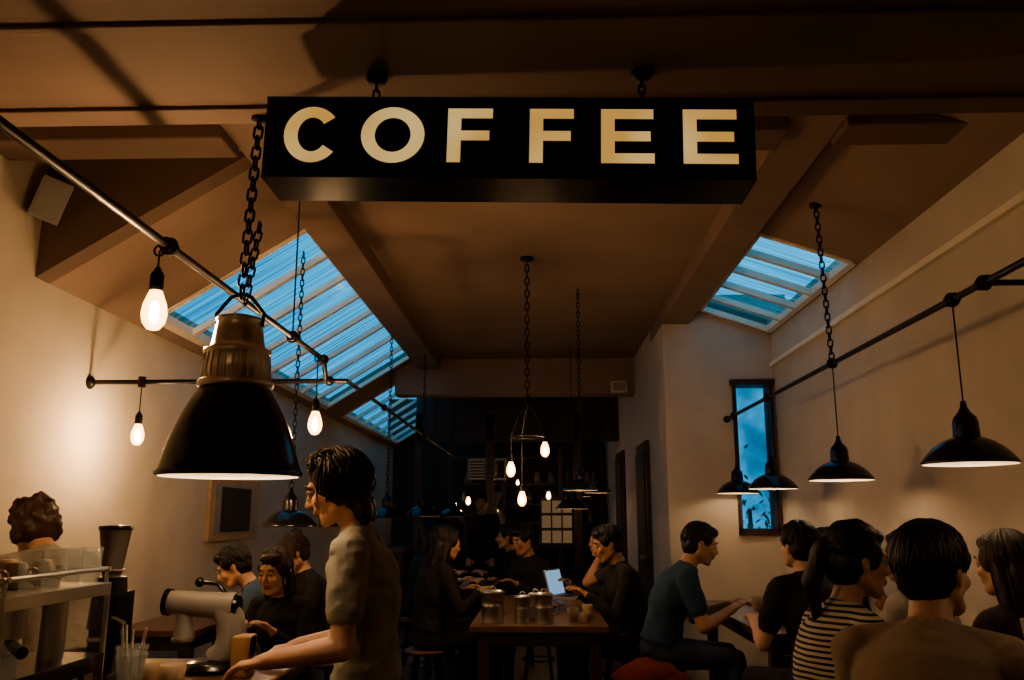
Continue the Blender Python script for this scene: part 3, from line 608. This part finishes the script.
    if hair!='curly':
        for i in range(nl):
            ph=rnd.uniform(-180,180)
            fr=abs(ph)<58; pts=[]; th0=rnd.uniform(2,50 if not fr else 25)
            if hair=='tail':
                e=R(rnd.uniform(58,100) if fr is False else rnd.uniform(50,60)); a_=R(ph); st=V((math.sin(e)*math.sin(a_)*.086,math.sin(e)*math.cos(a_)*.100,math.cos(e)*.101)); en=V((0,-.098,.02)); jt=rnd.uniform(0,.07)
                for k2 in range(8):
                    t=k2/7; q=st.lerp(en,t); m_=math.sqrt((q.x/.086)**2+(q.y/.101)**2+(q.z/.102)**2)
                    if m_<.05: continue
                    q=q/m_*(1.0+jt*math.sin(t*3.1)); pts.append(H(q.x,q.y-.022,q.z+.034))
                rad=[.004]*len(pts)
            else:
                lim={'short':(118,98,62),'wavy':(146,132,58),'long':(125,118,60),'bun':(112,96,58)}[hair]
                te=lim[2] if fr else (lim[0] if abs(ph)>115 else lim[1]); te+=rnd.uniform(-14,10); wv=rnd.uniform(0,6.28); jr=rnd.uniform(0,.20 if hair=='wavy' else .07)
                wa=(.12 if hair=='wavy' else .03)
                swp=(rnd.uniform(16,44) if fr else rnd.uniform(-16,24))*(1 if ph>0 else -1)
                for k2 in range(12):
                    t=k2/11; e=R(th0+(te-th0)*t); a_=R(ph+swp*t*t+(14 if hair=='wavy' else 4)*math.sin(wv+t*9)*t); ex=1.0+wa*math.sin(wv*2+t*9)*t+.03*t+jr*(.25+.75*t)
                    q=V((math.sin(e)*math.sin(a_)*.084*ex,math.sin(e)*math.cos(a_)*.098*ex,math.cos(e)*.100*ex)); pts.append(H(q.x,q.y-.024,q.z+.034))
                if hair=='long' and not fr and abs(ph)>70:
                    for k2 in range(4):
                        q=pts[-1]; pts.append(q+Rh@V((.004*math.sin(wv+k2),-.004,-.045)))
                if hair=='wavy' and not fr and abs(ph)>100:
                    q=pts[-1]; pts.append(q+Rh@V((.008*math.sin(wv),-.010,-.022)))
                rad=[.003]+[.0048]*(len(pts)-3)+[.0035,.0010]
            if len(pts)>3: post.tube(pts,rad,5,5)
    o=len(out.v); out.v+=post.v; out.f+=[[i+o for i in f] for f in post.f]; out.m+=post.m; out.sm+=post.sm
    out.add(hv2,hf,5,True)
    out.v=[(a*sc,b2*sc,c*sc) for a,b2,c in out.v]
    o=out.obj(name,[skin,shirt,pants,C_shoe,C_lip,hairm,C_eye,C_iris],recalc=False); o.location=(x,y,z0); o.rotation_euler=(0,0,R(th))
    if sit and seatobj: stool(x,y,seat-.0)
    return o
human("barista",-.535,2.78,92,sit=False,lean=2,bend=9,hp=20,hL=(-.19,.27,.995),hR=(.13,.25,.995),shirt=C_oat,pants=C_dk,hairm=H_brn,hair='wavy',vox=.006,sc=.94,poleL=(-.2,-1,-.4),poleR=(.2,-1,-.4),curl=.35,slim=.88,wr=1.4)
human("bending_customer",-1.80,3.36,60,sit=False,lean=22,bend=16,hp=30,shirt=C_wht,hairm=H_lbr,hair='curly',hL=(-.25,.3,1.0),hR=(.2,.3,1.0),sc=.91)
human("striped_shirt_woman",.95,3.02,-78,lean=5,bend=9,hy=-5,hp=6,shirt=C_str,skin=S_c,hairm=H_blk,hair='tail',fem=True,sleeve='long',vox=.007,seat=.50,sc=1.0,hL=(-.1,.36,.86),hR=(.1,.36,.86),wr=1.2)
human("seated_man",.92,2.22,-35,lean=12,bend=12,hy=-20,hp=4,shirt=C_bei,hairm=H_blk,skin=S_c,hair='short',vox=.007,seat=.53,sc=1.0,hL=(-.1,.38,.88),hR=(.12,.38,.88),wr=1.3)
human("seated_woman",1.80,4.15,30,lean=4,bend=10,hy=0,shirt=C_wht,hair='long',fem=True,sleeve='long',hairm=H_blk,seat=.46,hL=(-.1,.36,.86),hR=(.1,.3,.95))
human("seated_woman",1.80,3.32,20,lean=3,bend=6,hp=6,hy=8,shirt=C_red,hair='long',fem=True,hairm=H_brn,seat=.48,sc=.98,hL=(-.1,.36,.86),hR=(.1,.36,.86))
human("seated_man",1.80,2.36,88,lean=2,bend=2,shirt=C_dk2,hair='short',skin=S_a,seat=.47,hL=(-.05,.42,1.10),hR=(.14,.30,.86),poleL=(-.3,-.2,-1),curl=.7)
cup(1.30,2.39,1.055,.036,.085,M_paper,"paper_cup",False)
human("seated_man",1.42,4.60,20,lean=5,bend=10,shirt=C_dk,hair='short',seat=.50,hairm=H_blk)
human("seated_man",.74,5.62,-90,lean=14,bend=16,hp=16,shirt=C_teal,pants=C_jean,skin=S_c,hair='short',hL=(-.12,.46,.86),hR=(.12,.44,.86),seat=.51,sc=1.03)
human("seated_woman",1.88,5.35,75,lean=8,bend=8,hp=6,shirt=C_dk,hair='long',fem=True,sleeve='long',hL=(-.1,.22,1.12),hR=(.1,.36,.86))
human("seated_man",.66,6.25,100,lean=8,bend=10,hy=0,hp=16,shirt=C_dk,skin=S_b,hair='short',sleeve='long',seat=.48,hL=(-.12,.36,.88),hR=(.12,.36,.88))
human("seated_woman",.62,7.1,110,lean=6,bend=8,shirt=C_grn,skin=S_b,hair='long',fem=True,hL=(-.1,.2,1.1),hR=(.12,.36,.88))
human("seated_man",-.02,7.85,130,lean=8,bend=8,shirt=C_dk,skin=S_b,hair='short',hp=14,sleeve='long')
human("seated_woman",-.84,6.6,-60,lean=6,bend=8,hp=12,shirt=C_dk,skin=S_b,hair='long',fem=True,sleeve='long')
human("seated_man",-.95,7.5,-60,lean=6,bend=8,shirt=C_dk2,hair='short',sleeve='long')
human("seated_woman",-1.2,8.6,-60,lean=6,bend=8,shirt=C_dk2,hair='long',fem=True,sleeve='long')
human("seated_man",-.2,8.8,90,lean=6,bend=8,shirt=C_dk,skin=S_b,hair='short',sleeve='long')
human("seated_woman",-1.34,4.75,165,lean=10,bend=10,hp=12,shirt=C_dk,hairm=H_brn,hair='long',fem=True,sleeve='long',seat=.44,sc=.93,hL=(-.1,.32,.84),hR=(.1,.32,.84))
human("seated_woman",-1.50,6.05,120,lean=10,bend=10,hp=25,shirt=C_dk,hairm=H_lbr,hair='bun',fem=True,sleeve='long',seat=.46,sc=.97)
human("seated_man",-1.55,5.35,100,lean=16,bend=20,hp=30,shirt=C_blue,hair='short',seat=.46,sc=.97)
human("standing_customer",-.75,11.3,180,sit=False,shirt=C_dk,skin=S_b,hair='short',sleeve='long')
b=MB(); b.sph((.62,5.28,.50),(.20,.14,.09),0,20); b.sph((.72,5.26,.47),(.15,.12,.07),0,20)
b.v=[tuple(V(q)+V((1,1,1))*noise.noise(V(q)*12)*.03) for q in b.v]; b.obj("red_coat",[M_red])
stool(.62,5.28,.42)
